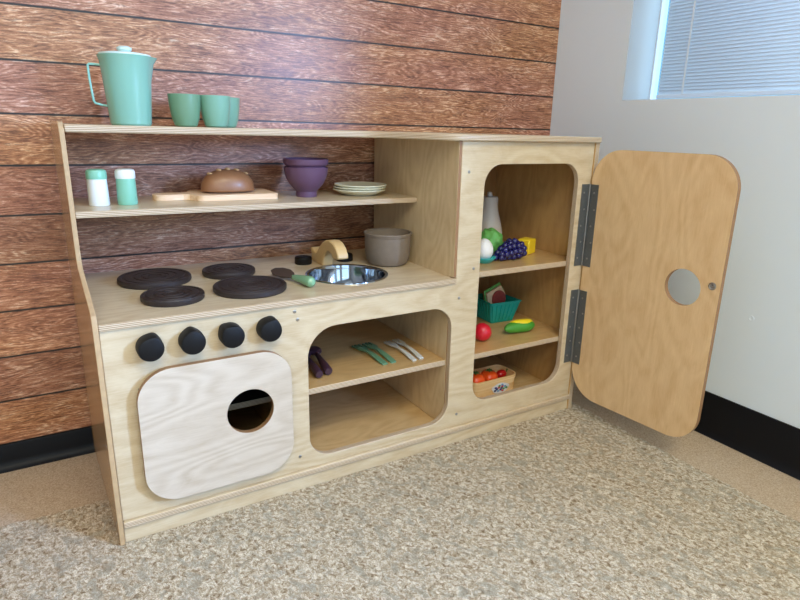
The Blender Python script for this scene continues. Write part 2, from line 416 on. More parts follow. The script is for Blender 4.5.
mk('wall_plug', bm, WALL_GREY, wr)
bm = bmesh.new()
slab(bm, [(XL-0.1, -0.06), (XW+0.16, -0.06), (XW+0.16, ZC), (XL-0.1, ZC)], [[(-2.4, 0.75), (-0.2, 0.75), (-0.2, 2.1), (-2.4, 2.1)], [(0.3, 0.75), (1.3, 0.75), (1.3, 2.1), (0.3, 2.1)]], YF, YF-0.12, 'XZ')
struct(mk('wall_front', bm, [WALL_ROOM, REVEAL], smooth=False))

def window(name, plane, a0, a1, z0, z1, c):
    """white frame with one mullion and a pane, in a wall opening"""
    bm = bmesh.new(); mid = (a0+a1)/2; t = 0.004
    slab(bm, [(a0, z0), (a1, z0), (a1, z1), (a0, z1)], [[(a0+t, z0+t), (mid-t/2, z0+t), (mid-t/2, z1-t), (a0+t, z1-t)], [(mid+t/2, z0+t), (a1-t, z0+t), (a1-t, z1-t), (mid+t/2, z1-t)]], c, c+0.03, plane)
    o = struct(mk(name, bm, [FRAME, FRAME], smooth=False))
    bm = bmesh.new()
    slab(bm, [(a0+t, z0+t), (a1-t, z0+t), (a1-t, z1-t), (a0+t, z1-t)], [], c+0.013, c+0.017, plane)
    mk('pane', bm, [GLASS, GLASS], o, smooth=False)
    return o
window('window_1', 'YZ', -0.95, WY1, WZ0, WZ1, XW+0.118)
window('window_2', 'YZ', -2.52, -1.50, WZ0, WZ1, XW+0.118)
window('window_4', 'YZ', -3.85, -2.75, WZ0, WZ1, XW+0.118)
window('fill_window_5', 'XZ', 0.3, 1.3, 0.75, 2.1, YF-0.09)  # unseen window added for the fill that hazes the planks
window('fill_window_3', 'XZ', -2.4, -0.2, 0.75, 2.1, YF-0.09)  # unseen window added for the cool front-left fill

# rubber cove baseboards
def cove(h): return [(0, 0), (0, h), (0.004, h), (0.0055, h-0.004), (0.0055, 0.022), (0.008, 0.011), (0.014, 0.003), (0.020, 0.0)]
def baseboard(name, h, along0, along1, axis, flip):
    bm = bmesh.new(); rows = []
    for s in (along0, along1):
        rows.append([bm.verts.new((flip-d, s, z-0.004) if axis == 'y' else (s, flip-d, z-0.004)) for d, z in cove(h)])
    n = len(rows[0])
    for i in range(n): bm.faces.new((rows[0][i], rows[0][(i+1) % n], rows[1][(i+1) % n], rows[1][i]))
    bm.faces.new(rows[0]); bm.faces.new(rows[1])
    return struct(mk(name, bm, BLACK_RUBBER))
baseboard('baseboard_right', 0.116, YF, YW, 'y', XW)
baseboard('baseboard_back', 0.061, XL, XW, 'x', YW)

# patterned rug inset in the plain carpet, woven edge slightly ragged
bm = bmesh.new()
pts = []
rr = random.Random(3)
def seg(p, q, n, j):
    for i in range(n):
        f = i/n; dx = rr.uniform(-j, j)
        e = Vector((q[0]-p[0], q[1]-p[1])).normalized()
        pts.append((p[0]+(q[0]-p[0])*f-e.y*dx, p[1]+(q[1]-p[1])*f+e.x*dx))
seg((-2.7, 0.168), (-2.7, -4.2), 8, 0.0); seg((-2.7, -4.2), (1.231, -4.2), 8, 0.0)
seg((1.231, -4.2), (1.231, 0.168), 420, 0.0035); seg((1.231, 0.168), (-2.7, 0.168), 380, 0.0035)
slab(bm, pts, [], -0.004, 0.0, 'XY')
tag(mk('area_rug', bm, [RUG, RUG], smooth=False), 'large beige and grey patterned rug under the play kitchen', 'rug')

# ================================================================== blind
bl = thing('window_blind', 'closed white mini blind hanging in the window recess', 'blind', (1.522, -0.40, 0.878))
bm = bmesh.new(); z = 0.016; hw = 0.484
while z < 1.08:
    prof = [(-0.0026, -0.0055), (-0.0010, -0.0021), (0.0006, 0.0017), (0.0026, 0.0055)]
    rows = [[bm.verts.new((-dx, s*hw, z+dz)) for dx, dz in prof] for s in (-1, 1)]
    for i in range(3): bm.faces.new((rows[0][i], rows[0][i+1], rows[1][i+1], rows[1][i]))
    z += 0.0089
slo = mk('slats', bm, SLAT, bl, recalc=False)
sol = slo.modifiers.new('thickness', 'SOLIDIFY'); sol.thickness = 0.0004
bm = bmesh.new(); box(bm, -0.009, 0.009, -hw, hw, 0, 0.010); mk('bottom_rail', bm, SLAT, bl, bevel=0.002)
bm = bmesh.new(); box(bm, -0.013, 0.013, -hw, hw, 1.085, 1.115); mk('head_rail', bm, FRAME, bl, bevel=0.002)
for yy in (0.404, 0.0, -0.404):
    bm = bmesh.new(); box(bm, -0.0048, -0.0038, yy-0.0022, yy+0.0022, 0.008, 1.09); mk('ladder_tape', bm, FRAME, bl)

# ================================================================== play kitchen
K = thing('play_kitchen', 'wooden birch plywood play kitchen with stove, sink and open fridge door', 'play kitchen', (0, 0, 0))
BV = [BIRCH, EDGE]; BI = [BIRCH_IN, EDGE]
W, D, ZT, ZCt = 1.2, 0.400, 0.764, 0.440
# side panels
sp = [(-0.006, 0.0), (D, 0.0), (D, 0.760), (D-0.012, 0.772), (0.190, 0.772), (0.178, 0.769), (0.168, 0.757), (0.1655, 0.740),
      (0.1655, 0.535), (0.162, 0.518), (0.150, 0.506), (0.012, 0.462), (0.0, 0.455), (-0.006, 0.440)]
lp = panel('side_panel', sp, [], 0.004, 0.0128, 'YZ', [BIRCH_SIDE, EDGE_L], K, 'v')
for v in lp.data.vertices: v.co.x -= 0.0140*max(0, v.co.y)/D
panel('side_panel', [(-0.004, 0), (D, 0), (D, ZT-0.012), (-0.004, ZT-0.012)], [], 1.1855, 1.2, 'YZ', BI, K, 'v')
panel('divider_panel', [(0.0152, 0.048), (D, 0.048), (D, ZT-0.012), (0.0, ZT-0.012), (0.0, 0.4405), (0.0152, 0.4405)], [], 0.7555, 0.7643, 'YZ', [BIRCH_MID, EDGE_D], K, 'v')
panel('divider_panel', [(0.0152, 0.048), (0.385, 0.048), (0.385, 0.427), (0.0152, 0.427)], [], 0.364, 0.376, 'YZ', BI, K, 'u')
# face
panel('front_panel', [(0.0132, 0.0475), (1.1853, 0.0475), (1.1853, 0.7518), (0.7645, 0.7518), (0.7645, 0.4404), (0.7645, 0.4274), (0.0132, 0.4274)],
      [rrect(0.085, 0.325, 0.105, 0.325, 0.05), rrect(0.3908, 0.7571, 0.0687, 0.3704, [0.052, 0.056, 0.066, 0.052]), rrect(0.8325, 1.1385, 0.1001, 0.7003, 0.05)],
      0.0, 0.015, 'XZ', BV, K)
panel('toe_kick', [(0.0132, 0.0), (1.1853, 0.0), (1.1853, 0.0335), (0.0132, 0.0335)], [], -0.0005, 0.012, 'XZ', [BIRCH, EDGE], K, off=(3, 1))
panel('ledge_strip', [(0.0132, -0.0075), (1.1853, -0.0075), (1.1853, 0.0148), (0.0132, 0.0148)], [], 0.0337, 0.0473, 'XY', BV, K, off=(2, 2), bevel=0.003)
panel('bottom_board', [(0.0132, 0.0152), (1.1853, 0.0152), (1.1853, 0.385), (0.0132, 0.385)], [], 0.0337, 0.0473, 'XY', [BIRCH_BOT, EDGE], K, off=(2, 2))
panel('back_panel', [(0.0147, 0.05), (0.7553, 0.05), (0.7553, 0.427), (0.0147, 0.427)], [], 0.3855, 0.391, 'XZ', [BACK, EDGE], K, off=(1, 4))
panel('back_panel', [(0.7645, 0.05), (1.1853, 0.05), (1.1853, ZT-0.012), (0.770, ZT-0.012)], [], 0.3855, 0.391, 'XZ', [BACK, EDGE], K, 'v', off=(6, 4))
panel('countertop', [(0.0130, -0.007), (0.754, -0.007), (0.761, -0.005), (0.7635, -0.0005), (0.7553, -0.0005), (0.7553, D), (-0.0005, D), (0.0130, 0.0)], [circ(0.5483, 0.1415, 0.0925)], ZCt-0.0125, ZCt, 'XY', BV, K, off=(5, 0))
# top board with its S-curved front
tb = [(-0.0005, D), (0.0072, 0.168), (0.60, 0.168)]
for i in range(1, 13):
    f = i/12; s = f*f*(3-2*f); tb.append((0.60+0.15*f, 0.168+(-0.014-0.168)*s))
tb += [(1.185, -0.014), (1.197, -0.010), (1.204, 0.0), (1.206, 0.014), (1.206, D)]
panel('top_board', tb, [], ZT-0.0118, ZT+0.002, 'XY', BV, K, off=(9, 0), bevel=0.0025)
panel('hutch_shelf', [(0.0072, 0.1693), (0.7553, 0.1693), (0.7553, D), (-0.0005, D)], [], 0.5975, 0.610, 'XY', BV, K, off=(7, 0))
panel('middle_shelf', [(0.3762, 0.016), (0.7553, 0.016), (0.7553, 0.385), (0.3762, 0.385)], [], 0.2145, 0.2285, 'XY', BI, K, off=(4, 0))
panel('oven_shelf', [(0.0147, 0.10), (0.3638, 0.10), (0.3638, 0.385), (0.0147, 0.385)], [], 0.176, 0.190, 'XY', [OVEN_DARK, EDGE], K)
panel('oven_shade', [(0.0149, 0.068), (0.3638, 0.068), (0.3638, 0.426), (0.0149, 0.426)], [], 0.3838, 0.3853, 'XZ', [OVEN_DARK, OVEN_DARK], K)  # near-black sheet painting in the shade at the oven back
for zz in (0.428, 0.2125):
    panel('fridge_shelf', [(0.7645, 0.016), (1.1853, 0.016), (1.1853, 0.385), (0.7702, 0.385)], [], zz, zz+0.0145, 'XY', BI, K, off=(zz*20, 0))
# oven door, proud of the face on a hinge block
panel('oven_door', rrect(0.0582, 0.3462, 0.0758, 0.3466, 0.062), [circ(0.2598, 0.2264, 0.0465)], -0.0215, -0.0085, 'XZ', [BIRCH_OVEN, EDGE_D], K, bevel=0.0018)
bm = bmesh.new(); box(bm, 0.064, 0.078, -0.0086, 0.0002, 0.11, 0.31); mk('hinge_block', bm, HINGE, K, bevel=0.001)
# control knobs: teardrop dials
for kx, ang in ((0.0895, 0.1), (0.1612, 0.5), (0.2330, 1.2), (0.3062, 0.05)):
    bm = bmesh.new()
    vs = lathe(bm, [(0, 0), (0.0225, 0), (0.0232, 0.004), (0.0228, 0.024), (0.0212, 0.0285), (0.018, 0.030), (0, 0.0305)], 48)
    for v in vs:
        th = math.atan2(v.co.y, v.co.x)-PI/2-ang+0.5
        th = (th+PI) % (2*PI)-PI
        v.co.xy *= 0.98+0.13*math.exp(-(th/0.36)**2)
    for v in vs: v.co = Vector((v.co.x, -v.co.z, v.co.y))
    mk('control_knob', bm, KNOB, K, loc=(kx, 0.0, 0.3885))
# burners with ridged rings
for bx, by, br in ((0.1450, 0.2620, 0.0745), (0.1535, 0.1030, 0.0590), (0.3045, 0.2620, 0.0590), (0.3075, 0.1060, 0.0750)):
    bm = bmesh.new(); pr = [(0, 0), (br*0.97, 0), (br, 0.003), (br, 0.0105), (br*0.97, 0.0128), (br*0.90, 0.0128), (br*0.87, 0.0113)]
    for f0, f1 in ((0.80, 0.62), (0.54, 0.40), (0.32, 0.20)):
        pr += [(br*(f0+0.02), 0.0113), (br*f0, 0.0128), (br*f1, 0.0128), (br*(f1-0.02), 0.0113)]
    pr += [(0, 0.0113)]
    lathe(bm, pr, 56); mk('burner', bm, BURNER, K, loc=(bx, by, ZCt))
# sink, faucet, tap knobs
bm = bmesh.new()
lathe(bm, [(0.0915, -0.004), (0.0975, 0.0004), (0.0970, 0.0022), (0.0930, 0.0026), (0.0895, 0.0010), (0.0880, -0.006), (0.0850, -0.046), (0.0780, -0.056), (0.0640, -0.060), (0.012, -0.061), (0.010, -0.063), (0, -0.063),
           (0, -0.065), (0.066, -0.062), (0.081, -0.058), (0.0875, -0.047), (0.0905, -0.006), (0.0915, -0.004)], 64)
mk('sink_basin', bm, STEEL, K, loc=(0.5483, 0.1415, ZCt))
fa = [(0.316, 0), (0.319, 0.018), (0.328, 0.031), (0.319, 0.035), (0.306, 0.028), (0.294, 0.024), (0.282, 0.030), (0.268, 0.044), (0.250, 0.058), (0.228, 0.068), (0.205, 0.071), (0.183, 0.067), (0.166, 0.057), (0.156, 0.044), (0.154, 0.034),
      (0.172, 0.029), (0.186, 0.030), (0.193, 0.038), (0.206, 0.043), (0.220, 0.041), (0.234, 0.032), (0.243, 0.016), (0.246, 0)]
bm = bmesh.new(); slab(bm, [(a, ZCt+b) for a, b in fa], [], 0.531, 0.559, 'YZ')
mk('faucet', bm, [MAPLE, MAPLE], K, bevel=0.003)
for tx, ty in ((0.4975, 0.2900), (0.6070, 0.2800)):
    bm = bmesh.new(); lathe(bm, [(0, 0), (0.0205, 0), (0.0215, 0.002), (0.0215, 0.015), (0.0195, 0.018), (0.012, 0.0185), (0, 0.0185)], 32)
    mk('tap_knob', bm, KNOB, K, loc=(tx, ty, ZCt))
# screws in the face
for sx, sz in ((0.370, 0.395), (0.364, 0.413), (0.814, 0.457), (0.775, 0.389), (0.7855, 0.684), (0.367, 0.082), (0.785, 0.081)):
    bm = bmesh.new(); vs = lathe(bm, [(0, 0), (0.0036, 0), (0.0036, 0.0006), (0.0026, 0.0012), (0.0012, 0.0012), (0.0010, 0.0004), (0, 0.0004)], 16)
    for v in vs: v.co = Vector((v.co.x, -v.co.z, v.co.y))
    mk('screw', bm, SCREW, K, loc=(sx, 0, sz))
# fridge door, swung open about 95 degrees
DA = 1.4814
door = panel('fridge_door', rrect(0.0045, 0.3735, 0.0581, 0.7376, [0.072, 0.075, 0.080, 0.085], 14), [circ(0.2868, 0.4347, 0.0435)], 0.0, 0.0145, 'XZ', [BIRCH_DOOR, EDGE_D], K, 'v', 0.0018, loc=(1.1803, -0.003, 0), rot=(0, 0, -DA))
bm = bmesh.new(); vs = lathe(bm, [(0, -0.002), (0.0088, -0.002), (0.0088, 0.0010), (0.0066, 0.0018), (0.005, 0.0006), (0.0028, 0.0006), (0.0022, 0.0035), (0, 0.0036)], 20)
for v in vs: v.co = Vector((v.co.x, -v.co.z, v.co.y))
mk('magnet_catch', bm, SCREW, door, loc=(0.3552, 0.0, 0.4527))
for z0, z1 in ((0.4304, 0.6476), (0.1502, 0.3624)):
    bm = bmesh.new(); box(bm, 1.1535, 1.1790, -0.0017, 0.0002, z0, z1)
    R_ = Matrix.Translation((1.1803, -0.003, 0)) @ Matrix.Rotation(-DA, 4, 'Z')
    box(bm, 0.0045, 0.0275, -0.0016, 0.0003, z0, z1, rot=R_)
    hg = mk('hinge', bm, HINGE, K, smooth=False)
    bm = bmesh.new(); lathe(bm, [(0, 0), (0.0026, 0), (0.0026, z1-z0), (0, z1-z0)], 14, Matrix.Translation((1.1797, -0.0035, z0)))
    mk('hinge_pin', bm, SCREW, hg)
    n = 5
    for i in range(n):
        zz = z0+(z1-z0)*(i+0.5)/n
        for R2, bx_ in ((None, 1.1620+0.006*(i % 2)), (R_, 0.0160+0.006*(i % 2))):
            bm = bmesh.new(); vs = lathe(bm, [(0.0026, 0), (0.0026, 0.0006), (0.0012, 0.0010), (0, 0.0006)], 12)
            for v in vs:
                q = Vector((bx_+v.co.x, -0.0017-v.co.z, zz+v.co.y)); v.co = R2 @ q if R2 else q
            mk('hinge_screw', bm, SCREW, hg)

# ================================================================== things on the top board
T = ZT+0.0022
p = thing('pitcher', 'tall sage green pitcher with lid on the top shelf', 'pitcher', (0.131, 0.275, T))
bm = bmesh.new()
vs = lathe(bm, [(0, 0), (0.036, 0), (0.0385, 0.003), (0.0405, 0.03), (0.0445, 0.085), (0.0472, 0.119), (0.0505, 0.1305), (0.0495, 0.1315), (0.0465, 0.124), (0.0435, 0.090), (0.039, 0.03), (0.035, 0.006), (0, 0.005)], 56)
for v in vs:
    th = math.atan2(v.co.y, v.co.x)
    k = max(0, (v.co.z-0.105)/0.03); v.co.xy *= 1+0.22*math.exp(-(th/0.30)**2)*min(1, k)
mk('body', bm, SAGE, p)
bm = bmesh.new(); lathe(bm, [(0, 0.1275), (0.0450, 0.1275), (0.0478, 0.1315), (0.0470, 0.1345), (0.030, 0.1375), (0.012, 0.1385), (0.0105, 0.140), (0.0135, 0.1425), (0.0138, 0.1465), (0.0095, 0.1492), (0, 0.150)], 40)
mk('lid', bm, plain('lid_pale', srgb(205, 226, 220), 0.3), p)
bm = bmesh.new()
hp = [(-0.044, 0, 0.112), (-0.055, 0, 0.1125), (-0.0650, 0, 0.1125), (-0.0672, 0, 0.1105), (-0.0668, 0, 0.085), (-0.0650, 0, 0.060), (-0.0638, 0, 0.045), (-0.0610, 0, 0.0405), (-0.050, 0, 0.0375), (-0.039, 0, 0.036)]
tube(bm, hp, 0.0017, 10, 1.3); mk('handle', bm, SAGE, p)

def cup_bm():
    bm = bmesh.new(); lathe(bm, [(0, 0), (0.0190, 0), (0.0225, 0.0025), (0.0275, 0.017), (0.0310, 0.040), (0.0328, 0.0645), (0.0318, 0.0650), (0.0305, 0.060), (0.0285, 0.034), (0.0205, 0.006), (0, 0.005)], 44); return bm
c1 = tag(mk('cup', cup_bm(), SAGE_CUP, loc=(0.236, 0.268, T)), 'sage green tumbler standing right beside the pitcher', 'cup', 'tumblers on the top shelf')
for loc, lb in (((0.298, 0.268, T), 'sage green tumbler in front of another, farther from pitcher'), ((0.336, 0.333, T), 'sage green tumbler half hidden behind the middle tumbler')):
    c = c1.copy(); COL.objects.link(c); c.location = loc; c['label'] = lb
    c.material_slots[0].link = 'OBJECT'; c.material_slots[0].material = SAGE_CUP2

# ================================================================== things on the hutch shelf
S = 0.6102
def shaker(loc, body, cap, label):
    t = thing('shaker', label, 'shaker', loc, 0, 'salt and pepper shakers')
    bm = bmesh.new(); lathe(bm, [(0, 0), (0.0180, 0), (0.0190, 0.002), (0.0185, 0.030), (0.0178, 0.053), (0, 0.053)], 36); mk('body', bm, body, t)
    bm = bmesh.new(); lathe(bm, [(0, 0.0525), (0.0186, 0.0525), (0.0190, 0.055), (0.0188, 0.0655), (0.0170, 0.0695), (0.013, 0.0712), (0, 0.0715)], 36)
    mk('cap', bm, cap, t)
shaker((0.0545, 0.252, S), WHITE, MINT, 'white shaker with mint green cap on the shelf')
shaker((0.1065, 0.252, S), MINT, WHITE, 'mint green shaker with white cap on the shelf')

bm = bmesh.new()
ol = rrect(0.0, 0.181, 0.0, 0.122, [0.010, 0.010, 0.016, 0.016], 6)
body_r = ol[:14]; body_l = ol[14:]
hl = [(-0.002, 0.100), (-0.010, 0.086), (-0.022, 0.081), (-0.040, 0.084)]
for i in range(9):
    a = PI/2+PI*i/8; hl.append((-0.058+0.025*math.cos(a), 0.061+0.025*math.sin(a)))
hl += [(-0.040, 0.038), (-0.022, 0.041), (-0.010, 0.036), (-0.002, 0.022)]
ol2 = ol[:21]+hl+ol[21:]
slab(bm, ol2, [], 0, 0.0125, 'XY')
tag(mk('cutting_board', bm, [BOARD, BOARD], loc=(0.2445, 0.247, S), bevel=0.003), 'light wood paddle cutting board lying under the bread loaf', 'cutting board')
BT = S+0.0127
bm = bmesh.new()
g = bmesh.ops.create_uvsphere(bm, u_segments=48, v_segments=28, radius=1.0)['verts']
for v in g:
    x, y, z = v.co
    z2 = (abs(z)**0.85)*(0.046 if z > 0 else -0.006)
    sx = math.copysign(abs(x)**0.85, x)
    v.co = Vector((sx*0.060, math.copysign(abs(y)**0.9, y)*0.037, z2+0.006))
L = mk('bread_loaf', bm, BREAD, loc=(0.3240, 0.303, BT)); tag(L, 'toy brown bread loaf with pale score marks on cutting board', 'bread')
for i in range(5):
    bm = bmesh.new(); xx = -0.040+0.020*i
    ball(bm, (xx, -0.005, 0.0065+0.046*(1-(xx/0.060)**2)**0.42), 0.0056, (0.6, 1.6, 0.6), 2, Matrix.Rotation(0.5, 3, 'Z')); mk('score_mark', bm, SEED, L)

def bowl_bm(): 
    bm = bmesh.new()
    lathe(bm, [(0, 0.003), (0.020, 0.003), (0.021, 0), (0.0245, 0), (0.0245, 0.013), (0.028, 0.0165), (0.039, 0.028), (0.0470, 0.042), (0.0512, 0.057), (0.0528, 0.0690), (0.0518, 0.0702), (0.0503, 0.0690), (0.0485, 0.058), (0.0435, 0.044), (0.035, 0.031), (0.024, 0.0195), (0, 0.018)], 52); return bm
b1 = tag(mk('bowl', bowl_bm(), PLUM, loc=(0.503, 0.272, S)), 'plum purple bowl at the bottom of its stack on shelf', 'bowl', 'stacked plum bowls')
b2 = b1.copy(); COL.objects.link(b2); b2.location = (0.503, 0.272, S+0.0150); b2['label'] = 'plum purple bowl nested on top in the bowl stack'
# upper bowl sits inside the lower: slimmer foot mesh
bm = bmesh.new()
lathe(bm, [(0, 0.010), (0.020, 0.010), (0.026, 0.0125), (0.033, 0.0200), (0.040, 0.032), (0.0450, 0.047), (0.0475, 0.0575), (0.0492, 0.0590), (0.0524, 0.0615), (0.0534, 0.064), (0.0540, 0.0735), (0.0530, 0.0745), (0.0512, 0.0735), (0.044, 0.056), (0.037, 0.038), (0.024, 0.022), (0, 0.018)], 52)
me = bpy.data.meshes.new('bowl'); bmesh.ops.recalc_face_normals(bm, faces=bm.faces[:]); bm.to_mesh(me); bm.free(); me.materials.append(PLUM)
for q in me.polygons: q.use_smooth = True
me.set_sharp_from_angle(angle=0.6); b2.data = me

def plate_bm():
    bm = bmesh.new(); lathe(bm, [(0, 0.0), (0.040, 0.0), (0.043, 0.001), (0.058, 0.0085), (0.0655, 0.0118), (0.0668, 0.0135), (0.0655, 0.0150), (0.057, 0.0115), (0.042, 0.0040), (0, 0.0035)], 56); return bm
pl = tag(mk('plate', plate_bm(), CREAM, loc=(0.645, 0.272, S)), 'cream plate, lowest of the three stacked on shelf', 'plate', 'stacked cream plates')
for i, lb in ((1, 'cream plate in the middle of the shelf stack'), (2, 'cream plate on top of the shelf stack')):
    c = pl.copy(); COL.objects.link(c); c.location = (0.645+0.002*i, 0.272, S+0.0058*i); c['label'] = lb

# ================================================================== things on the counter
CT = ZCt+0.0002
p = thing('cooking_pot', 'grey clay-coloured toy pot behind the sink on the counter', 'pot', (0.6925, 0.204, CT))
bm = bmesh.new(); lathe(bm, [(1.05*r_, z_) for r_, z_ in [(0, 0), (0.040, 0), (0.047, 0.003), (0.0515, 0.012), (0.0545, 0.028), (0.0560, 0.055), (0.0562, 0.0725), (0.0575, 0.0740), (0.0578, 0.0790), (0.0545, 0.0800), (0.0520, 0.074), (0.0510, 0.045), (0.046, 0.013), (0.038, 0.006), (0, 0.006)]], 52); mk('body', bm, CLAY, p)

bm = bmesh.new(); lathe(bm, [(1.05*r_, z_) for r_, z_ in [(0.0535, 0.0760), (0.0572, 0.0762), (0.0588, 0.0785), (0.0584, 0.0812), (0.0560, 0.0822), (0.0535, 0.0805), (0.0535, 0.0760)]], 52); mk('rim', bm, CLAY, p)

t = thing('toy_spatula', 'toy spreader with brown blade and green handle beside the sink', 'spatula', (0.412, 0.135, CT), 0)
bm = bmesh.new()
bl_ = [(0.004, -0.004), (0.013, 0.006), (0.019, 0.026), (0.017, 0.054), (0.008, 0.074), (-0.004, 0.077), (-0.013, 0.058), (-0.012, 0.026), (-0.007, 0.006), (-0.004, -0.004)]
slab(bm, bl_, [], 0.008, 0.0125, 'XY')
mk('blade', bm, [BLADE, BLADE], t, bevel=0.001, rot=(0.02, -0.38, 0.24), loc=(0, 0, 0.001))
bm = bmesh.new(); tube(bm, [(-0.002, 0.010, 0.008), (0.001, 0.0, 0.0085), (0.006, -0.025, 0.0105), (0.011, -0.050, 0.0118), (0.014, -0.066, 0.0125), (0.0155, -0.074, 0.0125), (0.0165, -0.079, 0.0125)], [0.003, 0.0062, 0.0085, 0.0108, 0.0122, 0.0100, 0.0045], 16)
mk('handle', bm, HANDLE_GREEN, t)

# ================================================================== cutlery on the middle shelf
MS = 0.2287
def fork_bm(wd=0.0095):
    bm = bmesh.new()
    pts = [(-wd*0.75, -0.074), (wd*0.75, -0.074), (wd*0.9, -0.060), (wd*0.55, 0.015), (wd*1.25, 0.032), (wd*1.3, 0.072), (wd*0.75, 0.075), (wd*0.6, 0.045), (wd*0.3, 0.045), (wd*0.25, 0.076), (-wd*0.25, 0.076), (-wd*0.3, 0.045), (-wd*0.6, 0.045), (-wd*0.75, 0.075), (-wd*1.3, 0.072), (-wd*1.25, 0.032), (-wd*0.55, 0.015), (-wd*0.9, -0.060)]
    slab(bm, pts, [], 0, 0.004, 'XY')
    for _ in range(1):
        bmesh.ops.subdivide_edges(bm, edges=[e for e in bm.edges if e.calc_length() > 0.02], cuts=3)
    for v in bm.verts: v.co.z += 0.007*max(0, math.cos((v.co.y-0.0)/0.074*PI/2))**1.2*0.8
    return bm
f = tag(mk('fork', fork_bm(), [FORK_GREEN, FORK_GREEN], loc=(0.604, 0.130, MS), rot=(0, 0, 0.05), bevel=0.0008), 'green toy fork lying farther left on the middle shelf', 'fork', 'toy cutlery on the middle shelf')
c = f.copy(); COL.objects.link(c); c.location = (0.6315, 0.131, MS); c.rotation_euler = (0, 0, 0.0); c['label'] = 'green toy fork lying nearer the white forks'
g_ = tag(mk('fork', fork_bm(0.0075), [FORK_WHITE, FORK_WHITE], loc=(0.684, 0.117, MS), rot=(0, 0, -0.02), bevel=0.0008), 'white toy fork lying next to the green forks', 'fork', 'toy cutlery on the middle shelf')
c = g_.copy(); COL.objects.link(c); c.location = (0.7085, 0.120, MS); c.rotation_euler = (0, 0, -0.06); c['label'] = 'white toy fork nearest the right side of the cubby'
def spoon(loc, rz, label):
    t = thing('spoon', label, 'spoon', loc, rz, 'toy cutlery on the middle shelf')
    bm = bmesh.new(); tube(bm, [(0, -0.078, 0.0103), (0, -0.074, 0.0105), (0, -0.040, 0.0105), (0, 0.010, 0.011), (0, 0.040, 0.010)], [0.0080, 0.0102, 0.0094, 0.0060, 0.0050], 12); mk('handle', bm, PLUM2, t)
    bm = bmesh.new(); ball(bm, (0, 0.062, 0.010), 0.020, (0.9, 1.3, 0.42), 3); mk('scoop', bm, PLUM2, t)
spoon((0.447, 0.131, MS+0.0004), -0.12, 'dark purple toy spoon lying farthest left in the cubby')
spoon((0.475, 0.137, MS+0.0004), -0.16, 'dark purple toy spoon lying nearer the green forks')

# ================================================================== play food, upper fridge shelf
F1 = 0.4428
p = thing('milk_bottle', 'white toy bottle at the back of the upper fridge shelf', 'bottle', (1.040, 0.235, F1))
bm = bmesh.new(); lathe(bm, [(0, 0), (0.038, 0), (0.042, 0.003), (0.0425, 0.050), (0.0405, 0.062), (0.034, 0.088), (0.0275, 0.112), (0.0255, 0.128), (0.0255, 0.146), (0.023, 0.152), (0, 0.1525)], 40); mk('body', bm, BOTTLE, p)
bm = bmesh.new(); lathe(bm, [(0, 0.1522), (0.0075, 0.1522), (0.0085, 0.156), (0.0065, 0.164), (0, 0.166)], 24); mk('nozzle', bm, BOTTLE, p)
bm = bmesh.new(); gs = ball(bm, (0, 0, 0.036), 0.036, (1, 1, 1), 4)
for v in gs:
    q = v.co-Vector((0, 0, 0.036)); v.co += q.normalized()*0.0034*math.sin(q.x*210+1.5*math.sin(q.z*190))*math.cos(q.y*180)
tag(mk('lettuce', bm, LEAF, loc=(0.988, 0.158, F1+0.003)), 'round green toy lettuce head behind the egg', 'lettuce')
bm = bmesh.new(); lathe(bm, [(0, 0), (0.017, 0), (0.020, 0.002), (0.027, 0.008), (0.0315, 0.0145), (0.030, 0.0155), (0.025, 0.011), (0.015, 0.006), (0, 0.006)], 36)
tag(mk('egg_cup', bm, CYAN, loc=(0.922, 0.098, F1)), 'cyan shallow cup holding the white egg in fridge', 'egg cup')
bm = bmesh.new(); gs = ball(bm, (0, 0, 0), 0.0235, (1, 1, 1.22), 4)
for v in gs: v.co.xy *= 1-0.10*(v.co.z/0.028)
tag(mk('egg', bm, EGG, loc=(0.922, 0.098, F1+0.0340)), 'white toy egg standing in the cyan cup', 'egg')
bm = bmesh.new(); rg = random.Random(5)
for i in range(8):
    f = i/7; rad = 0.0250*(min(1, f*1.35+0.03))**0.55*(1 if f < 0.85 else 0.80)
    nr = max(1, round(2*PI*rad/0.0165)); cz = max(0.0085, rad)+0.001
    for k in range(nr):
        a = 2*PI*(k+0.5*(i % 2))/nr+rg.uniform(-0.12, 0.12)
        ball(bm, (-0.045+0.090*f+rg.uniform(-0.0015, 0.0015), rad*math.cos(a), max(0.0095, cz+rad*math.sin(a)*0.92)), 0.0092, (1, 1, 1), 2)
    if rad > 0.008: ball(bm, (-0.045+0.090*f, 0, cz), rad*0.78, (1, 1, 0.92), 2)
tag(mk('grape_bunch', bm, GRAPE, loc=(1.002, 0.098, F1), rot=(0, 0, 0.12)), 'dark blue toy grape bunch on the upper fridge shelf', 'grapes')
bm = bmesh.new(); box(bm, -0.021, 0.021, -0.018, 0.018, 0, 0.042)
ch = mk('cheese', bm, CHEESE, loc=(1.110, 0.142, F1), rot=(0, 0, 0.35), bevel=0.003); tag(ch, 'yellow block of toy cheese right of the grapes', 'cheese')

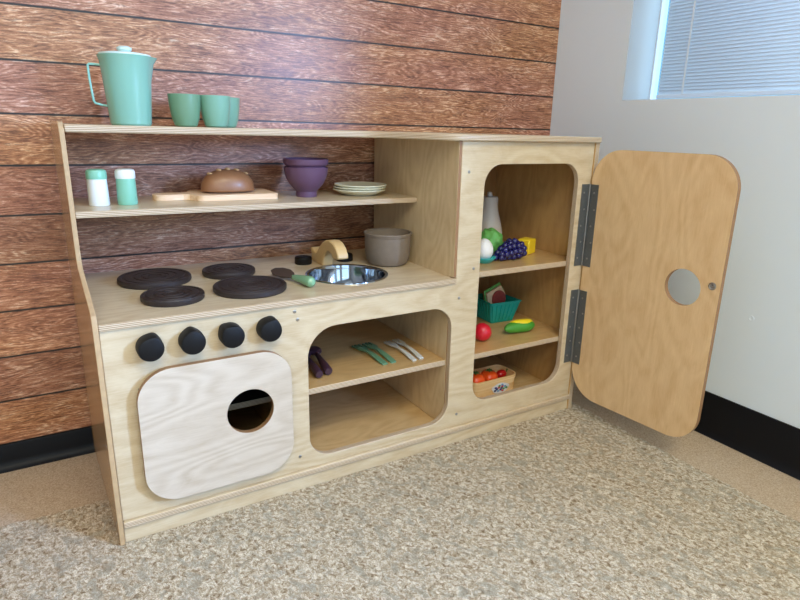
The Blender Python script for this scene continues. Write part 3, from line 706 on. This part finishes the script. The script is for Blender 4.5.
# ================================================================== middle fridge shelf
F2 = 0.2272
def basket(bm, w0, d0, w1, d1, h, t=0.0025):
    def ring(w_, d_, z): return [bm.verts.new(q) for q in ((-w_, -d_, z), (w_, -d_, z), (w_, d_, z), (-w_, d_, z))]
    R = [ring(w0, d0, 0), ring(w1, d1, h), ring(w1-t, d1-t, h), ring(w0-t, d0-t, t)]
    bm.faces.new(R[0][::-1])
    for a, b in zip(R, R[1:]):
        for i in range(4): bm.faces.new((a[i], a[(i+1) % 4], b[(i+1) % 4], b[i]))
    bm.faces.new(R[3])
BKR = -0.06
t = thing('berry_basket', 'teal green slatted berry basket on the middle fridge shelf', 'basket', (1.080, 0.226, F2), BKR)
bm = bmesh.new(); basket(bm, 0.038, 0.038, 0.053, 0.053, 0.064); mk('body', bm, TEAL, t, smooth=False)
bm = bmesh.new()
for sd in range(4):
    Rz = Matrix.Rotation(sd*PI/2, 4, 'Z')
    for k in range(7):
        u = -0.036+0.012*k
        pa = Rz @ Vector((u*0.95, -0.0392, 0.003)); pb = Rz @ Vector((u*1.3, -0.0528, 0.059)); tube(bm, [pa, pb], 0.0019, 6)
mk('ribs', bm, TEAL, t)
bm = bmesh.new(); tube(bm, [(-0.053, -0.053, 0.064), (0.053, -0.053, 0.064), (0.053, 0.053, 0.064), (-0.053, 0.053, 0.064), (-0.053, -0.053, 0.064)], 0.0027, 8); mk('rim', bm, TEAL, t)
# sandwich in the basket
sw = thing('toy_sandwich', 'toy salami sandwich wedge standing in the teal basket', 'sandwich', (1.076, 0.224, F2+0.032), 0.05)
tri = [(-0.030, 0.0), (0.030, 0.0), (0.038, 0.042), (0.020, 0.070), (-0.036, 0.052)]
for nm, c0, c1, mt, s in (('bread_slice', -0.010, -0.002, BREAD_SL, 1.0), ('lettuce_leaf', -0.002, 0.002, LEAF, 1.12), ('bread_slice', 0.002, 0.010, BREAD_SL, 1.0)):
    bm = bmesh.new(); slab(bm, [(a*s, b*s) for a, b in tri], [], c0, c1, 'XZ'); mk(nm, bm, [mt, mt], sw, bevel=0.0015, rot=(-0.12, 0, 0))
bm = bmesh.new(); vs = lathe(bm, [(0, 0), (0.026, 0), (0.0265, 0.002), (0.0255, 0.0045), (0, 0.005)], 32)
for v in vs: v.co = Vector((v.co.x+0.008, -v.co.z-0.0102, v.co.y+0.030))
mk('salami_slice', bm, SALAMI, sw, rot=(-0.12, 0, 0))
bm = bmesh.new(); gs = ball(bm, (0, 0, 0.0250), 0.0245, (1, 1, 1.0), 4)
for v in gs:
    q = v.co-Vector((0, 0, 0.0250)); v.co += q.normalized()*0.0008*math.sin(math.atan2(q.y, q.x)*12)*math.sin(q.z*480)
rb = mk('strawberry', bm, RED, loc=(0.923, 0.086, F2)); tag(rb, 'round bright red toy berry left of the corn', 'berry')
t = thing('corn_cob', 'toy corn cob half wrapped in green husk', 'corn', (1.060, 0.090, F2), 0.02)
bm = bmesh.new(); n = 14
cp = [(-0.054+0.108*i/(n-1), 0.004*math.sin(i*0.5), 0.0175) for i in range(n)]
tube(bm, cp, [0.0165*(max(0.05, 1-abs(2*i/(n-1)-1.0)**3.2))**0.6 for i in range(n)], 18); mk('husk', bm, CORN_G, t)
bm = bmesh.new(); cp2 = [(-0.038+0.090*i/(n-1), 0.004*math.sin((i+1)*0.5)+0.003, 0.0226+0.001*math.sin(i*0.24)) for i in range(n)]
tube(bm, cp2, [0.0148*(max(0.05, 1-abs(2*i/(n-1)-1.0)**2.6))**0.6 for i in range(n)], 16); mk('kernels', bm, CORN_Y, t)

# ================================================================== bottom of the fridge
F3 = 0.0475
t = thing('chip_basket', 'small chipwood basket with flower sticker on the fridge floor', 'basket', (0.986, 0.129, F3), 0.0)
bm = bmesh.new()
o_ = rrect(-0.080, 0.080, -0.043, 0.043, 0.022, 7); i_ = rrect(-0.0775, 0.0775, -0.0405, 0.0405, 0.0195, 7)
n = len(o_); LV = []
for pts_, z_, s_ in ((o_, 0, 0.96), (o_, 0.053, 1.0), (i_, 0.053, 1.0), (i_, 0.003, 0.95)): LV.append([bm.verts.new((a*s_, b*s_, z_)) for a, b in pts_])
for a, b in zip(LV, LV[1:]):
    for i in range(n): 
        try: bm.faces.new((a[i], a[(i+1) % n], b[(i+1) % n], b[i]))
        except ValueError: pass
bm.faces.new(LV[0][::-1]); bm.faces.new(LV[3]); bmesh.ops.remove_doubles(bm, verts=bm.verts[:], dist=1e-5)
mk('body', bm, CHIP, t)
bm = bmesh.new(); oo = rrect(-0.0815, 0.0815, -0.0445, 0.0445, 0.0235, 7); LV = []
for pts_, z_ in ((oo, 0.045), (oo, 0.0545), (i_, 0.0545), (i_, 0.045)): LV.append([bm.verts.new((a, b, z_)) for a, b in pts_])
for a, b in zip(LV, LV[1:]+LV[:1]):
    for i in range(n):
        if (a[i].co-a[(i+1) % n].co).length > 1e-6: bm.faces.new((a[i], a[(i+1) % n], b[(i+1) % n], b[i]))
mk('rim_band', bm, CHIP, t)
bm = bmesh.new(); rk = random.Random(11)
slab(bm, [(0.014+0.031*math.cos(a)*(1+0.08*math.sin(5*a)), 0.024+0.0155*math.sin(a)) for a in [2*PI*i/28 for i in range(28)]], [], -0.0447, -0.0440, 'XZ')
for f in bm.faces: f.material_index = 0
cols = [1, 2, 1, 2, 1, 3, 3, 4, 4, 1, 2, 4, 1, 3]
for i, mi in enumerate(cols):
    px_ = 0.014+0.023*math.cos(i*2.399)*math.sqrt((i+0.5)/14); pz_ = 0.024+0.011*math.sin(i*2.399)*math.sqrt((i+0.5)/14)
    vs = lathe(bm, [(0, 0), (0.0038, 0.0001), (0.0036, 0.0008), (0, 0.0009)], 10, None, mi)
    for v in vs: v.co = Vector((px_+v.co.x*1.2, -0.0446-v.co.z, pz_+v.co.y*0.8))
mk('flower_sticker', bm, [STICK[k] for k in ('white', 'navy', 'red', 'green', 'blue')], t, smooth=False)
def tomato(loc, r, label):
    t = thing('tomato', label, 'tomato', loc, 0.3, 'orange tomatoes in the chipwood basket')
    bm = bmesh.new(); gs = ball(bm, (0, 0, r*0.86), r, (1, 1, 0.86), 4)
    for v in gs:
        a = math.atan2(v.co.y, v.co.x); v.co.xy *= 1+0.045*math.cos(a*5)
        v.co.z -= 0.18*r*math.exp(-((v.co.x**2+v.co.y**2)/(0.25*r*r)))*(1 if v.co.z > r*0.86 else -0.3)
    mk('body', bm, ORANGE, t)
    bm = bmesh.new()
    for k in range(5):
        a = 2*PI*k/5; tube(bm, [(0, 0, r*1.58), (r*0.25*math.cos(a), r*0.25*math.sin(a), r*1.62), (r*0.5*math.cos(a), r*0.5*math.sin(a), r*1.57)], [0.0022, 0.0024, 0.0008], 6)
    tube(bm, [(0, 0, r*1.52), (0.001, 0, r*1.85)], 0.0018, 6)
    mk('stem', bm, STEM, t)
tomato((0.937, 0.121, F3+0.025), 0.0275, 'orange-red toy tomato at the left end of the chipwood basket')
tomato((0.988, 0.124, F3+0.025), 0.0255, 'orange-red toy tomato in the middle of the chipwood basket')
t = thing('red_pepper', 'shiny red toy pepper at the right end of the chipwood basket', 'pepper', (1.036, 0.127, F3+0.030), 0.1)
bm = bmesh.new(); n = 12
tube(bm, [(-0.017+0.036*i/(n-1), 0, 0.0135) for i in range(n)], [0.0125*(max(0.04, 1-abs(2*i/(n-1)-1.0)**2.6))**0.55 for i in range(n)], 16); mk('body', bm, PEPPER, t)
bm = bmesh.new(); tube(bm, [(0.018, 0, 0.014), (0.024, 0.001, 0.018), (0.026, 0.001, 0.024)], [0.003, 0.002, 0.0022], 8); mk('stem', bm, STEM, t)
